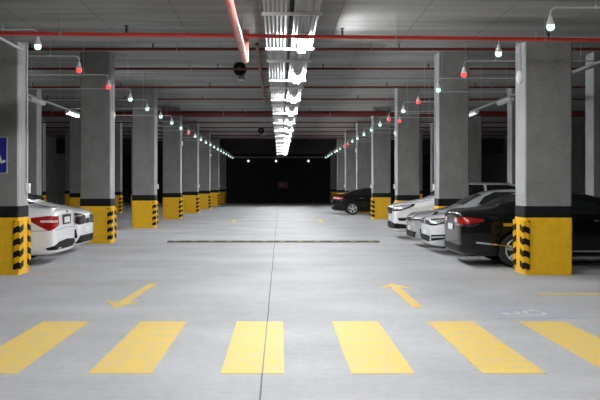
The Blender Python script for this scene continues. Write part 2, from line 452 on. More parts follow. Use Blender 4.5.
tag(obj('cable', tube(bmesh.new(), [(.153, -4, H+2.36), (.153, 66, H+2.36)], .016, 6), M['rubber']), 'thick black cable in the gap between the two ceiling trays', 'cable')

def make_bracket():
    t = thing('tray_bracket', None, None)
    obj('crossbar', boxbm(-.40, .41, -.02, .02, 0, .04), M['bracket'], t)
    return t
br = None; bi = 0
ys = sorted([10.65+4.05*k for k in range(13)] + [13.4+4.05*k for k in range(12)])
for y in ys:
    if br is None: o = br = make_bracket()
    else: o = dup(br, (0, 0, 0))
    o.location = (.155, y, H+2.258)
    top = (ZL if y < YL else ZC) - (H+2.258)
    for sx in (-.385, .395):
        obj('hanger_rod', tube(bmesh.new(), [(sx, 0, .03), (sx, 0, top)], .006, 5), M['galv_dark'], o)
    tag(o, 'pale crossbar bracket under the cable trays, %s from the front' % (ORD[bi] if bi < 25 else ORD[bi-25] + ' last'), 'bracket', 'crossbars under the cable trays'); bi += 1
# the hanger rods were added after duplication, so every bracket has exactly its own pair

def make_light(mat):
    t = thing('ceiling_strip_light', None, None)
    b_ = bmesh.new(); box(b_, -.07, .07, -.63, .63, 0, .045, .008)
    obj('housing', b_, M['white_metal'], t)
    for sx in (-.04, .04):
        obj('fluorescent_tube', tube(bmesh.new(), [(sx, -.60, -.028), (sx, .60, -.028)], .017, 6), mat, t)
    for yy in (-.615, .60): obj('end_cap', boxbm(-.06, .06, yy, yy+.015, -.05, 0), M['white_metal'], t)
    return t
lp = None; li = 0
for k in range(-3, 12):
    y = 12.75 + 4.05*k
    o = make_light(M['tube']) if lp is None else dup(lp, (0, 0, 0))
    lp = lp or o
    o.location = (.357, y, H+2.255)
    lab = ('lit twin-tube strip light under the right tray, %s from the front' % ORD[k] if k >= 0 else
           'lit twin-tube strip light over the near floor, %s behind the foremost' % ORD[-k-1])
    tag(o, lab, 'light', 'strip lights along the aisle')

# trays and lights over the parked cars
for s, X, y0, y1 in ((-1, -6.75, 16, 27.2), (1, 6.25, 12.5, 27.4)):
    t = thing('light_rail', 'grey rail carrying a strip light above the parked cars on the %s' % sname[s], 'light rail', (X, 0, H+2.36))
    b_ = bmesh.new(); box(b_, -.06, .06, y0, y1, 0, .012); box(b_, -.06, -.05, y0, y1, .012, .06); box(b_, .05, .06, y0, y1, .012, .06)
    obj('rail', b_, M['galv'], t)
    for y in (y0+.6, (y0+y1)/2, y1-.6):
        if y < YL: continue
        obj('hanger_rod', tube(bmesh.new(), [(0, y, .01), (0, y, ZC-H-2.36)], .006, 5), M['galv_dark'], t)
    o = make_light(M['tube_side'] if s < 0 else M['tube_dim']); o.location = (X, 26.0, H+2.315)
    tag(o, 'strip light at the end of the %s rail above parked cars' % sname[s], 'light')
    for q, y in enumerate((18.5, 22.2)):
        o = make_light(M['white_metal']); o.location = (X, y, H+2.315)
        tag(o, 'unlit strip light %s under the %s rail' % (('nearest', 'in the middle')[q], sname[s]), 'light')

# transverse sprinkler pipes near the high ceiling
def sprinkler(par, x, y, z, up=True):
    b_ = bmesh.new()
    lathe(b_, [(.012, 0), (.014, .05), (.03, .055), (.012, .07), (.012, .10), (.034, .105), (.034, .112)] if up else [(.012, 0), (.014, -.04), (.03, -.05), (.01, -.07)], 8, 'Z', (x, y, z))
    obj('sprinkler_head', b_, M['black'], par)
PY = [20.15, 23.55, 28.0, 31.9, 36.9, 39.8, 43.7, 47.6, 51.4, 55.3, 59.2]
for i, y in enumerate(PY):
    thick = (i == 4)
    r = .115 if thick else .036
    z = H + (3.30 if thick else 3.42)
    X = 15.5 if not thick else 14
    t = thing('sprinkler_pipe', ('thick dark red main pipe crossing the ceiling beyond the third columns' if thick else
              'thin dark red sprinkler pipe across the high ceiling, %s from the front' % ORD[i if i < 4 else i-1]), 'pipe', (0, y, z), 0,
              None if thick else 'sprinkler pipes under the high ceiling')
    obj('pipe', tube(bmesh.new(), [(-X, 0, 0), (X, 0, 0)], r, 10), M['dark_red'], t)
    off = (i*1.37) % 2.0
    for x in [-12.5+off+3.1*k for k in range(9)]:
        if i < 6: sprinkler(t, x, 0, r*.8)
    for x in (-10.5, -7.2, -2.6, 2.3, 7.4, 10.6):
        b_ = tube(bmesh.new(), [(x, 0, r*.5), (x, 0, ZC-z)], .007, 5)
        lathe(b_, [(r+.006, -.012), (r+.006, .012)], 10, 'X', (x, 0, 0))
        obj('pipe_hanger', b_, M['galv'], t)
# low bright red pipe in front
t = thing('fire_pipe', 'bright red pipe running across in front, below the cable trays', 'pipe', (0, 11.84, H+2.2), R(3.4))
obj('pipe', tube(bmesh.new(), [(-12, 0, 0), (12, 0, 0)], .029, 10), M['red_pipe'], t)
for x in (-7.8, -3.2, 1.73, 4.0, 7.5):
    b_ = tube(bmesh.new(), [(x, 0, .02), (x, 0, .35)], .005, 5); lathe(b_, [(.034, -.012), (.034, .012)], 10, 'X', (x, 0, 0))
    obj('pipe_hanger', b_, M['galv'], t)
for x in (-2.25, .93, 4.06): sprinkler(t, x, 0, .02)
# big dusty red pipe running along the aisle and turning up past the slab edge
t = thing('main_pipe', 'fat dusty red pipe above the aisle, left of the cable trays', 'pipe', (0, 0, 0))
zz = H+2.04
pts = [(-.575, -3, zz)] + bend((-.575, 0, zz), (-.565, 13.2, zz), (-.565, 13.2, zz+1.5), .14) + [(-.565, 13.2, ZL)]
obj('pipe', tube(bmesh.new(), pts, .052, 14), M['pink_pipe'], t, smooth=True)
for y in (4.0, 8.5, 12.0):
    b_ = bmesh.new(); lathe(b_, [(.058, -.02), (.058, .02)], 12, 'Y', (-.57, y, zz)); tube(b_, [(-.57, y, zz+.05), (-.57, y, ZL)], .006, 5)
    obj('pipe_hanger', b_, M['galv_dark'], t)
t = thing('branch_pipe', 'thin brown-red pipe along the high ceiling beside the left tray', 'pipe', (0, 0, 0))
obj('pipe', tube(bmesh.new(), [(-.54, 18.7, H+3.30), (-.60, 32.6, H+3.30)], .05, 10), M['brown_pipe'], t)
for y in (21.5, 26.5, 30.5):
    obj('pipe_hanger', tube(bmesh.new(), [(-.57, y, H+3.34), (-.57, y, ZC)], .006, 5), M['galv_dark'], t)
# round black fans on the ceiling
for y, lab in ((23.75, 'round black ceiling fan unit hanging past the fat red pipe'), (50.6, 'distant round black ceiling fan unit left of the trays')):
    t = thing('ceiling_fan_unit', lab, 'fan', (-1.2, y, H+3.46))
    b_ = bmesh.new(); lathe(b_, [(.13, 0), (.185, -.01), (.195, .02), (.195, .40), (.15, .45)], 20, 'Y')
    obj('casing', b_, M['black'], t, smooth=False)
    b_ = bmesh.new(); lathe(b_, [(.045, -.03), (.055, -.012), (.055, 0)], 12, 'Y'); obj('hub', b_, M['galv'], t)
    b_ = bmesh.new(); lathe(b_, [(.11, -.32), (.12, -.30), (.07, -.19)], 14, 'Z', (.04, .2, 0)); obj('nozzle', b_, M['conduit'], t)
    b_ = bmesh.new()
    for yy in (.08, .32): box(b_, -.14, .14, yy-.015, yy+.015, .12, ZC-H-3.46)
    obj('mounting_strap', b_, M['galv_dark'], t)

# ------------------------------------------------------------------ bay indicator lamps on long conduits
ZLAMP = H + 2.2
def make_lamp(side, arm, mat):
    t = thing('bay_lamp', None, None)
    s = side
    b_ = lathe(bmesh.new(), [(.016, .125), (.026, .11), (.03, .075), (.055, .02), (.06, .0), (.045, .0)], 14)
    obj('lamp_shade', b_, M['white_metal'], t, smooth=False)
    b_ = lathe(bmesh.new(), [(.048, .004), (.056, -.02), (.052, -.05), (.036, -.072), (.012, -.08)], 14)
    obj('lamp_bulb', b_, mat, t, smooth=True)
    pts = [(0, 0, .12)] + bend((0, 0, .12), (0, 0, .24), (s*1, 0, .24), .09) + [(s*arm, 0, .24)]
    obj('conduit_arm', tube(bmesh.new(), pts, .012, 8), M['conduit'], t)
    return t
def rods(o, s, y, xs_):
    top = (ZL if y < YL else ZC) - ZLAMP
    for x in xs_:
        b_ = tube(bmesh.new(), [(s*x, 0, .245), (s*x, 0, top)], .004, 5)
        box(b_, s*x-.015, s*x+.015, -.02, .02, .225, .262)
        obj('hanger_rod', b_, M['conduit'], o)
Ld = [12.55 + 2.585*k for k in range(21)]
Lc = ['g', 'r', 'r', 'g', 'g', 'g', 'g', 'g', 'r', 'g', 'g', 'g', 'g', 'g', 'g', 'g', 'g', 'g', 'g', 'g', 'g']
Rd = [11.0, 13.25, 15.75, 18.3, 20.95, 23.5, 26.6, 28.95, 31.72, 34.5, 37.35, 40.0, 42.7, 45.05, 48.3, 50.9, 52.8, 56, 58.6, 60.55, 63.5]
Rc = ['g', 'g', 'r', 'g', 'r', 'w', 'r', 'g', 'g', 'g', 'g', 'g', 'r', 'r', 'g', 'w', 'g', 'g', 'g', 'g', 'g']
mats = {'g': M['led_green'], 'r': M['led_red'], 'w': M['led_white']}
cname = {'g': 'green-white', 'r': 'red', 'w': 'white'}
protos = {}
for s, D, cc in ((-1, Ld, Lc), (1, Rd, Rc)):
    cnt = {}
    for i, (y, c) in enumerate(zip(D, cc)):
        x = s*(3.80 if s < 0 else (3.72 if i == 0 else 3.62))
        arm = 2.85 if s < 0 else 2.6
        if (s, c) not in protos: protos[(s, c)] = o = make_lamp(s, arm, mats[c])
        else: o = dup(protos[(s, c)], (0, 0, 0))
        o.location = (x, y, ZLAMP)
        n = cnt.get(c, 0); cnt[c] = n+1
        only = cc.count(c) == 1
        tag(o, ('the only %s bay lamp hanging on a conduit right of the aisle' % cname[c]) if only else
            '%s bay lamp on a conduit, %s of the %s ones %s of the aisle' % (cname[c], ORD[n], cname[c], sname[s]), 'lamp', '%s bay lamps on the %s' % (cname[c], sname[s]))
for (s, D) in ((-1, Ld), (1, Rd)):
    for o in [q for q in C.objects if q.name.startswith('bay_lamp') and q.location.x*s > 0]:
        y = o.location.y
        if y < 32: rods(o, s, y, (.62, 2.3) if s > 0 else (.55, 2.5))
o = make_lamp(1, 2.0, M['led_red']); o.location = (4.07, 27.2, ZLAMP)
rods(o, 1, 27.2, (1.0,))
tag(o, 'red bay lamp set back from the others, right of the third column', 'lamp')
# end wall pipe with three small lamps
t = thing('wall_conduit', 'pale horizontal conduit running across the dark end wall', 'conduit', (0, YB-.09, H+2.46))
obj('pipe', tube(bmesh.new(), [(-4.6, 0, 0), (4.3, 0, 0)], .06, 8), M['conduit'], t)
for x in (-4, -1.3, 1.4, 4): obj('wall_clip', boxbm(x-.03, x+.03, 0, .09, -.07, .07), M['galv'], t)
for x, lab in ((-2.8, 'left'), (-.35, 'middle'), (2.52, 'right')):
    o = thing('wall_lamp', '%s one of three small white lamps on the dark end wall' % lab, 'lamp', (x, YB-.10, H+2.12), 0, 'white lamps on the end wall')
    obj('lamp_bulb', lathe(bmesh.new(), [(.02, .10), (.07, .04), (.085, 0), (.07, -.05), (.02, -.085)], 10), M['led_white'], o)
    obj('drop_stem', tube(bmesh.new(), [(0, 0, .09), (0, 0, .30)], .012, 6), M['conduit'], o)
t = thing('wall_sign', 'small dull red sign on the dark end wall', 'sign', (.27, YB-.005, 1.6))
obj('panel', boxbm(-.45, .45, -.02, 0, -.27, .27), M['sign_red'], t)
obj('sign_field', boxbm(-.30, .05, -.026, -.02, -.08, .14), plain('dusty_pink', (.22, .12, .11), .6), t)

# conduits and boxes on the columns
def wall_box(s, n):
    y = 14.22 + SP*(n-1) + .21
    xf = s*(4.647 if s < 0 else 4.347)
    o = thing('speaker_dome', 'pale oval box high on the aisle face of %s column on the %s' % (ORD[n-1], sname[s]), 'box', (xf, y, H+1.95), 0, 'oval boxes high on the columns')
    b_ = lathe(bmesh.new(), [(.10, 0), (.10, .03), (.085, .06), (.05, .075)], 18, 'X')
    for v in b_.verts: v.co.x *= -s; v.co.z *= 1.25
    bmesh.ops.recalc_face_normals(b_, faces=b_.faces)
    obj('dome', b_, M['white_metal'], o)
    top = (ZL if n == 1 else ZC)-(H+1.95)
    obj('feed_conduit', tube(bmesh.new(), [(-s*.014, 0, .11), (-s*.014, 0, top)], .012, 6), M['conduit'], o)
def switch_box(s, n):
    y = 14.22 + SP*(n-1) + .42
    xf = s*(4.647 if s < 0 else 4.347)
    o = thing('switch_box', 'small white switch box on the aisle face of %s column on the %s' % (ORD[n-1], sname[s]), 'box', (xf, y, H-.06), 0, 'switch boxes on the columns')
    b_ = bmesh.new(); box(b_, min(0, -s*.07), max(0, -s*.07), -.06, .06, -.09, .09, .01)
    obj('case', b_, M['white_metal'], o)
    b_ = bmesh.new(); box(b_, min(-s*.07, -s*.076), max(-s*.07, -s*.076), -.025, .025, -.045, .045); obj('switch', b_, M['plate'], o)
    top = (ZL if n == 1 else ZC)-(H-.06)
    obj('feed_conduit', tube(bmesh.new(), [(-s*.016, 0, .09), (-s*.016, 0, top)], .016, 6), M['conduit'], o)
for n in (2, 4, 6): wall_box(-1, n)
for n in (1, 3, 5): wall_box(1, n)
for n in (1, 3, 5, 7): switch_box(-1, n)
for n in (2, 3, 4, 6): switch_box(1, n)
t = thing('sloping_rail', 'pale conduit rail running forward from the near left column top', 'conduit', (-4.38, 0, H+2.28))
obj('rail', boxbm(-.02, .02, 9.5, 13.6, 0, .03), M['conduit'], t)
for y in (10.5, 13.2): obj('hanger_rod', tube(bmesh.new(), [(0, y, .04), (0, y, ZL-H-2.28)], .006, 5), M['galv_dark'], t)

# ------------------------------------------------------------------ cars
def loft(stations):
    bm = bmesh.new(); rings = []
    for (x, zb, zs, zt, wb, wt) in stations:
        zm = zb + (zs-zb)*.5
        cab = zt - zs > .16
        half = [(0, zb), (.62*wb, zb), (.90*wb, zb+.02), (.985*wb, zb+.13), (wb, zm), (.985*wb, zs-.09), (.955*wb, zs),
                ((.90*wb) if cab else (.5*(.955*wb+wt)), zs+.03 if cab else zs+.4*(zt-zs)),
                (wt, zt-(.05 if cab else .02)), (.86*wt, zt-.012), (.45*wt, zt), (0, zt)]
        pts = [(y, z) for y, z in half] + [(-y, z) for y, z in half[-2:0:-1]]
        rings.append([bm.verts.new((x, y, z)) for y, z in pts])
    n = len(rings[0])
    for a, b in zip(rings, rings[1:]):
        for k in range(n): bm.faces.new((a[k], a[(k+1) % n], b[(k+1) % n], b[k]))
    for rg in (rings[0], rings[-1]):
        m = n//2
        for k in range(m):                  # quad cap
            q = [rg[k], rg[k+1], rg[(n-k-1) % n], rg[(n-k) % n]]
            q2 = []
            for v in q:
                if v not in q2: q2.append(v)
            if len(q2) >= 3: bm.faces.new(q2)
    bmesh.ops.recalc_face_normals(bm, faces=bm.faces)
    return bm

def make_wheel(par, x, y, side, r, rim_mat):
    w = thing_part = bpy.data.objects.new('wheel', None)
    bpy.data.objects.remove(w)
    b_ = lathe(bmesh.new(), [(r*.66, -.095), (r*.90, -.105), (r*.985, -.08), (r, -.03), (r, .03), (r*.985, .08), (r*.90, .105), (r*.66, .095)], 28, 'Y')
    tyre = obj('wheel', b_, M['rubber'], par, smooth=False, loc=(x, y, r))
    b_ = bmesh.new()
    o = side
    # rim ring
    prof = [(r*.69, .101*o), (r*.66, .108*o), (r*.60, .104*o), (r*.58, .05*o)]
    seg = 28; rings = []
    for pr, h in prof:
        rings.append([b_.verts.new((pr*math.cos(2*PI*k/seg), h, pr*math.sin(2*PI*k/seg))) for k in range(seg)])
    for a, b in zip(rings, rings[1:]):
        for k in range(seg): b_.faces.new((a[k], a[(k+1) % seg], b[(k+1) % seg], b[k]))
    for k in range(5):
        for dd in (-.16, .16):
            a = 2*PI*k/5 + .3; c, s = math.cos(a+dd), math.sin(a+dd)
            p0 = Vector((r*.12*math.cos(a), .085*o, r*.12*math.sin(a))); p1 = Vector((r*.62*c, .10*o, r*.62*s))
            tube(b_, [p0, p1], [.03, .022], 6)
    lathe(b_, [(r*.17, .07*o), (r*.17, .10*o), (r*.10, .108*o)], 12, 'Y')
    bmesh.ops.recalc_face_normals(b_, faces=b_.faces)
    obj('rim', b_, rim_mat, tyre)
    b_ = lathe(bmesh.new(), [(r*.585, .045*o), (r*.585, .05*o)], 24, 'Y')
    obj('brake_backing', b_, M['galv_dark'], tyre)

class Car:
    def __init__(s, label, stations, paint, wheels, r, loc, rz, rim='alloy'):
        s.L = stations[-1][0]; s.st = stations
        s.root = thing('car', label, 'car', loc, rz)
        bm = loft(stations)
        o = obj('body', bm, [M[paint], M['trim']], s.root, smooth=True)
        md = o.modifiers.new('s', 'SUBSURF'); md.levels = md.render_levels = 2
        dg = bpy.context.evaluated_depsgraph_get()
        me1 = bpy.data.meshes.new_from_object(o.evaluated_get(dg))
        o.modifiers.clear(); o.data = me1
        b2 = bmesh.new(); b2.from_mesh(me1); s.bvh = BVHTree.FromBMesh(b2); b2.free()
        # wheel arches
        cut = bmesh.new()
        for wx in wheels:
            for sy in (-1, 1):
                lathe(cut, [(r+.055, sy*.60), (r+.055, sy*1.3)], 32, 'Y', (wx, 0, r+.005))
        co = obj('cutter', cut, [M['trim'], M['trim']])
        for p in co.data.polygons: p.material_index = 1
        co.matrix_world = Matrix.Identity(4)
        keep = s.root.matrix_world.copy()
        o.parent = None
        bo = o.modifiers.new('b', 'BOOLEAN'); bo.object = co; bo.operation = 'DIFFERENCE'; bo.solver = 'EXACT'
        bo.material_mode = 'INDEX'
        bpy.context.view_layer.update()
        dg = bpy.context.evaluated_depsgraph_get()
        me2 = bpy.data.meshes.new_from_object(o.evaluated_get(dg))
        o.modifiers.clear(); o.data = me2
        bpy.data.objects.remove(co)
        o.parent = s.root
        me2.name = 'body'
        try:
            for p in me2.polygons: p.use_smooth = True
            me2.set_sharp_from_angle(angle=R(38))
        except Exception: pass
        for wx in wheels:
            for sy in (-1, 1):
                wy = s.half_w(wx, r) - .115
                make_wheel(s.root, wx, sy*wy, sy, r, M[rim])
    def half_w(s, x, z):
        h = s.bvh.ray_cast(Vector((x, 3, max(.5, z+.25))), Vector((0, -1, 0)))
        return h[0].y if h[0] else .85
    def patch(s, name, mode, top, bot, mat, n=8, m=5, off=.006, parent=None, mirror=False, par=None):
        """mode 'side' (u=x, v=z, from +y), 'front'/'rear' cylindrical (u=angle deg, v=z), 'top' (u=x, v=y), 'fwd'/'back' (u=y, v=z) straight"""
        outs = []
        if m > 1: n, m, off = n*2, m*3, off+.004
        elif name != 'door_handle': n *= 2; off += .002
        for sg in ((1, -1) if mirror else (1,)):
            b_ = bmesh.new(); grid = []
            def lerp(pl, t):
                t *= len(pl)-1; i = min(int(t), len(pl)-2); f = t-i
                return Vector(pl[i])*(1-f) + Vector(pl[i+1])*f
            ok = True
            for i in range(n+1):
                a, b = lerp(top, i/n), lerp(bot, i/n); col = []
                for j in range(m+1):
                    u, v = a*(1-j/m) + b*(j/m)
                    if mode == 'side': org, d = Vector((u, 3*sg, v)), Vector((0, -sg, 0))
                    elif mode in ('front', 'rear'):
                        cx = s.st[0][0]+1.0 if mode == 'front' else s.L-1.0
                        f = -1 if mode == 'front' else 1
                        dv = Vector((f*math.cos(R(u)), sg*math.sin(R(u)), 0)); org = Vector((cx, 0, v)) + dv*4; d = -dv
                    elif mode == 'fwd': org, d = Vector((-2, u*sg, v)), Vector((1, 0, 0))
                    elif mode == 'back': org, d = Vector((s.L+2, u*sg, v)), Vector((-1, 0, 0))
                    else: org, d = Vector((u, v*sg, 4)), Vector((0, 0, -1))
                    h = s.bvh.ray_cast(org, d)
                    if h[0] is None: ok = False; col.append(None); continue
                    nn = h[1] if h[1].dot(d) < 0 else -h[1]
                    col.append(b_.verts.new(h[0] + nn*off))
                grid.append(col)
            for i in range(n):
                for j in range(m):
                    q = [grid[i][j], grid[i+1][j], grid[i+1][j+1], grid[i][j+1]]
                    if all(q): b_.faces.new(q if sg > 0 else q[::-1])
            outs.append(obj(name, b_, mat, par or s.root, smooth=True))
        return outs
    def seam(s, pts, w=.012):
        for a, b in zip(pts, pts[1:]): pass
        # vertical-ish seam: polyline in x,z
        top = [(x-w/2, z) for x, z in pts]; bot = [(x+w/2, z) for x, z in pts]
        s.patch('door_seam', 'side', top, bot, M['trim'], n=10, m=1, off=.003, mirror=True)
    def mirror_(s, x, z, mat):
        for sg in (-1, 1):
            w = s.half_w(x, z-.3)
            b_ = bmesh.new(); bmesh.ops.create_icosphere(b_, subdivisions=2, radius=1)
            for v in b_.verts: v.co = Vector((v.co.x*.07, v.co.y*.11, v.co.z*.075))
            y = sg*(w+.09)
            for v in b_.verts: v.co += Vector((x, y, z+.04))
            tube(b_, [(x, sg*(w-.10), z-.02), (x, y, z+.01)], .022, 6)
            obj('mirror', b_, mat, s.root, smooth=True)

def bumps(st, L, dz=0): return st
# stations are listed nose -> tail : x, bottom z, shoulder z, top z, half width, half width of top
def sedan(L=4.75, H_=1.45, W=.90, belt=.95, trunk=1.08, hood=1.0, nose=.70):
    f = W/.91
    return [(0.0, .26, nose-.08, nose-.02, .69*f, .52*f), (.03, .22, nose-.02, nose+.05, .79*f, .58*f), (.20, .19, nose+.06, nose+.13, .865*f, .64*f), (.60, .18, belt-.14, hood-.09, .895*f, .66*f),
            (1.10, .18, belt-.07, hood-.03, .91*f, .68*f), (1.38, .18, belt-.04, hood+.02, .91*f, .70*f), (1.62, .18, belt-.02, hood+.17, .91*f, .665*f), (2.12, .18, belt, H_-.045, .91*f, .58*f),
            (2.60, .18, belt+.01, H_, .91*f, .57*f), (3.12, .18, belt+.02, H_-.03, .91*f, .565*f), (3.60, .18, belt+.035, H_-.16, .91*f, .58*f), (L-.72, .19, belt+.05, trunk+.05, .90*f, .64*f),
            (L-.56, .19, belt+.05, trunk+.005, .90*f, .68*f), (L-.25, .20, belt+.045, trunk, .87*f, .68*f), (L-.05, .23, belt+.01, trunk-.03, .835*f, .64*f), (L, .27, belt-.05, trunk-.10, .76*f, .58*f)]
def hatch(L=4.2, H_=1.5, W=.90, belt=.98, hood=1.05, nose=.74, tail=1.05, cowl=1.10):
    f = W/.91
    return [(0.0, .27, nose-.06, nose-.01, .67*f, .50*f), (.03, .22, nose, nose+.06, .785*f, .57*f), (.20, .20, nose+.08, nose+.15, .865*f, .64*f), (.55, .19, belt-.14, hood-.07, .895*f, .66*f),
            (.95, .19, belt-.06, hood, .91*f, .68*f), (cowl+.08, .19, belt-.03, hood+.05, .91*f, .70*f), (cowl+.32, .19, belt-.01, hood+.20, .91*f, .665*f), (cowl+.85, .19, belt, H_-.04, .91*f, .60*f),
            (cowl+1.4, .19, belt+.01, H_, .91*f, .59*f), (L-1.0, .19, belt+.03, H_-.02, .91*f, .585*f), (L-.40, .20, belt+.05, H_-.10, .90*f, .58*f), (L-.12, .22, belt+.05, H_-.38, .86*f, .60*f),
            (L-.03, .25, belt+.02, tail, .80*f, .62*f), (L, .30, belt-.08, tail-.12, .72*f, .55*f)]

def glaze(c, L, Hr, belt, cowl, backglass, hatchb=False):
    """windscreen, rear window and side windows laid on the cabin"""
    zt = Hr-.085; zb = belt+.055
    c.patch('windscreen', 'top', [(cowl+.16, .60), (cowl+.13, 0), (cowl+.16, -.60)], [(cowl+.66, .50), (cowl+.68, 0), (cowl+.66, -.50)], M['glass'], n=10, m=6)
    if hatchb:
        c.patch('rear_window', 'back', [(-.48, Hr-.14), (.48, Hr-.14)], [(-.56, belt+.14), (.56, belt+.14)], M['glass'], n=10, m=6)
    else:
        b0, b1 = backglass
        c.patch('rear_window', 'top', [(b0, .47), (b0-.03, 0), (b0, -.47)], [(b1, .56), (b1+.03, 0), (b1, -.56)], M['glass'], n=10, m=6)
    xf0, xr0 = cowl+.42, (L-.55 if hatchb else backglass[1]-.18)
    xt0, xt1 = cowl+.98, (L-.75 if hatchb else backglass[0]+.03)
    mid = (cowl+1.62)
    c.patch('side_window', 'side', [(xt0-.28, zt-.12), (xt0, zt), (mid-.04, zt)], [(xf0, zb-.01), (xf0+.3, zb), (mid-.04, zb)], M['glass'], n=8, m=5, mirror=True)
    c.patch('side_window', 'side', [(mid+.04, zt), (xt1-.25, zt-.005), (xt1, zt-.06)], [(mid+.04, zb), (xr0-.25, zb+.02), (xr0, zb+.05)], M['glass'], n=8, m=5, mirror=True)
    c.seam([(cowl+.35, belt-.03), (cowl+.32, .62), (cowl+.42, .34)])
    c.seam([(mid, belt+.03), (mid, .62), (mid, .30)])
    xr = xr0-.15
    c.seam([(xr, belt+.03), (xr-.06, .75), (xr-.28, .50)])

def handles(c, xs_, z, mat):
    for x in xs_: c.patch('door_handle', 'side', [(x-.10, z+.016), (x+.10, z+.02)], [(x-.10, z-.016), (x+.10, z-.012)], mat, n=4, m=1, off=.028, mirror=True)

# --- right row, tail out: glossy black saloon beside the near right column
L = 4.85
c = Car('glossy black saloon parked tail out behind the near right yellow column', sedan(L, 1.47, .92, .97, 1.13, 1.02, .70), 'p_black', (.92, 3.76), .335,
        (3.50+L, 16.38, 0), PI)
glaze(c, L, 1.47, .97, 1.38, (3.30, L-.78))
for o in c.patch('tail_light', 'rear', [(28, .97), (45, .97), (58, .93)], [(28, .84), (45, .83), (58, .90)], M['tail'], n=10, m=4, mirror=True):
    pass
c.patch('light_strip', 'rear', [(24, .835), (48, .825), (54, .855)], [(24, .81), (48, .79), (54, .83)], M['chrome'], n=8, m=1, off=.009, mirror=True)
c.patch('reversing_lens', 'rear', [(20, .95), (28, .95)], [(20, .86), (28, .86)], M['tail_hi'], n=3, m=2, mirror=True)
c.patch('number_plate', 'rear', [(-12, .82), (12, .82)], [(-12, .70), (12, .70)], M['plate'], n=6, m=2, off=.012)
c.patch('bumper_trim', 'rear', [(-38, .42), (38, .42)], [(-36, .30), (36, .30)], M['trim'], n=12, m=2)
c.patch('chrome_strip', 'side', [(L-.98, .43), (L-.30, .50)], [(L-.98, .40), (L-.30, .47)], M['chrome'], n=8, m=1, mirror=True)
c.patch('side_trim', 'side', [(1.45, .335), (3.2, .335)], [(1.45, .305), (3.2, .305)], M['chrome'], n=10, m=1, mirror=True)
handles(c, (2.18, 3.22), .90, M['chrome'])
c.patch('filler_flap_glint', 'side', [(3.86, .86), (4.03, .86)], [(3.86, .80), (4.03, .80)], M['chrome'], n=2, m=1, off=.003)  # chrome paints the white highlight onto the black car's fuel door
c.patch('head_light', 'front', [(24, .72), (48, .78)], [(24, .62), (48, .66)], M['head'], n=6, m=3, mirror=True)
c.mirror_(1.85, 1.0, M['p_black'])

# --- white saloon nose out
L = 4.75
c = Car('white saloon parked nose out between the black saloon and a silver hatchback', sedan(L, 1.47, .90, .95, 1.08, 1.03, .76), 'p_white', (.92, 3.70), .325,
        (3.42, 18.82, 0), 0)
glaze(c, L, 1.47, .95, 1.38, (3.22, L-.78))
for sgn in (1,):
    c.patch('head_light_surround', 'front', [(23, .815), (40, .84), (59, .875)], [(23, .685), (40, .685), (58, .775)], M['head_dark'], n=8, m=4, off=.004, mirror=True)
    c.patch('head_light', 'front', [(26, .775), (40, .80), (54, .845)], [(27, .715), (40, .72), (52, .785)], M['head'], n=8, m=4, off=.011, mirror=True)
c.patch('grille', 'front', [(-23, .79), (23, .79)], [(-22, .69), (22, .69)], M['head_dark'], n=10, m=4)
for z in (.775, .745, .715): c.patch('grille_bar', 'front', [(-23, z+.008), (23, z+.008)], [(-23, z-.006), (23, z-.006)], M['chrome'], n=10, m=1, off=.011)
b_ = bmesh.new(); c_ = c.bvh.ray_cast(Vector((-2, 0, .745)), Vector((1, 0, 0)))[0]
lathe(b_, [(.065, 0), (.07, -.01), (.055, -.016)], 20, 'X', (c_.x-.012, 0, .745)); obj('round_emblem', b_, M['chrome'], c.root)
c.patch('number_plate', 'front', [(-12, .56), (12, .56)], [(-12, .45), (12, .45)], M['plate'], n=6, m=2, off=.012)
c.patch('lower_intake', 'front', [(-30, .44), (30, .44)], [(-28, .30), (28, .30)], M['trim'], n=10, m=3)
c.patch('fog_recess', 'front', [(34, .47), (56, .50)], [(34, .33), (54, .40)], M['trim'], n=6, m=3, mirror=True)
c.patch('fog_chrome', 'front', [(33, .43), (56, .465)], [(33, .40), (56, .435)], M['chrome'], n=6, m=1, off=.012, mirror=True)
c.patch('hood_seam', 'top', [(.16, .56), (.7, .70), (1.4, .72)], [(.16, .545), (.7, .687), (1.4, .705)], M['trim'], n=10, m=1, off=.003, mirror=True)
handles(c, (2.18, 3.18), .88, M['p_white'])
c.mirror_(1.82, .98, M['p_white'])
c.patch('tail_light', 'rear', [(24, .94), (55, .92)], [(24, .80), (55, .82)], M['tail'], n=8, m=3, mirror=True)

# --- silver hatchback, nose out
L = 4.2
c = Car('silver hatchback nose out between two white cars on the right', hatch(L, 1.50, .87, .96, 1.00, .74), 'p_silver', (.82, 3.42), .315,
        (3.40, 21.05-.08, 0), 0)
glaze(c, L, 1.50, .96, 1.10, None, True)
c.patch('head_light_surround', 'front', [(22, .84), (42, .89), (60, .93)], [(24, .70), (42, .70), (60, .81)], M['head_dark'], n=8, m=4, off=.004, mirror=True)
c.patch('head_light', 'front', [(26, .82), (42, .865), (55, .90)], [(28, .745), (42, .745), (53, .81)], M['head'], n=8, m=4, off=.011, mirror=True)
c.patch('grille', 'front', [(-20, .76), (20, .76)], [(-18, .66), (18, .66)], M['trim'], n=10, m=3)
c.patch('grille_chrome', 'front', [(-21, .78), (21, .78)], [(-21, .755), (21, .755)], M['chrome'], n=10, m=1, off=.01)
c.patch('number_plate', 'front', [(-12, .54), (12, .54)], [(-12, .43), (12, .43)], M['plate'], n=6, m=2, off=.012)
c.patch('lower_intake', 'front', [(-38, .42), (38, .42)], [(-34, .27), (34, .27)], M['trim'], n=10, m=3)
c.patch('fog_recess', 'front', [(42, .50), (58, .55)], [(42, .36), (57, .40)], M['trim'], n=6, m=3, mirror=True)
c.mirror_(1.6, 1.0, M['p_silver'])
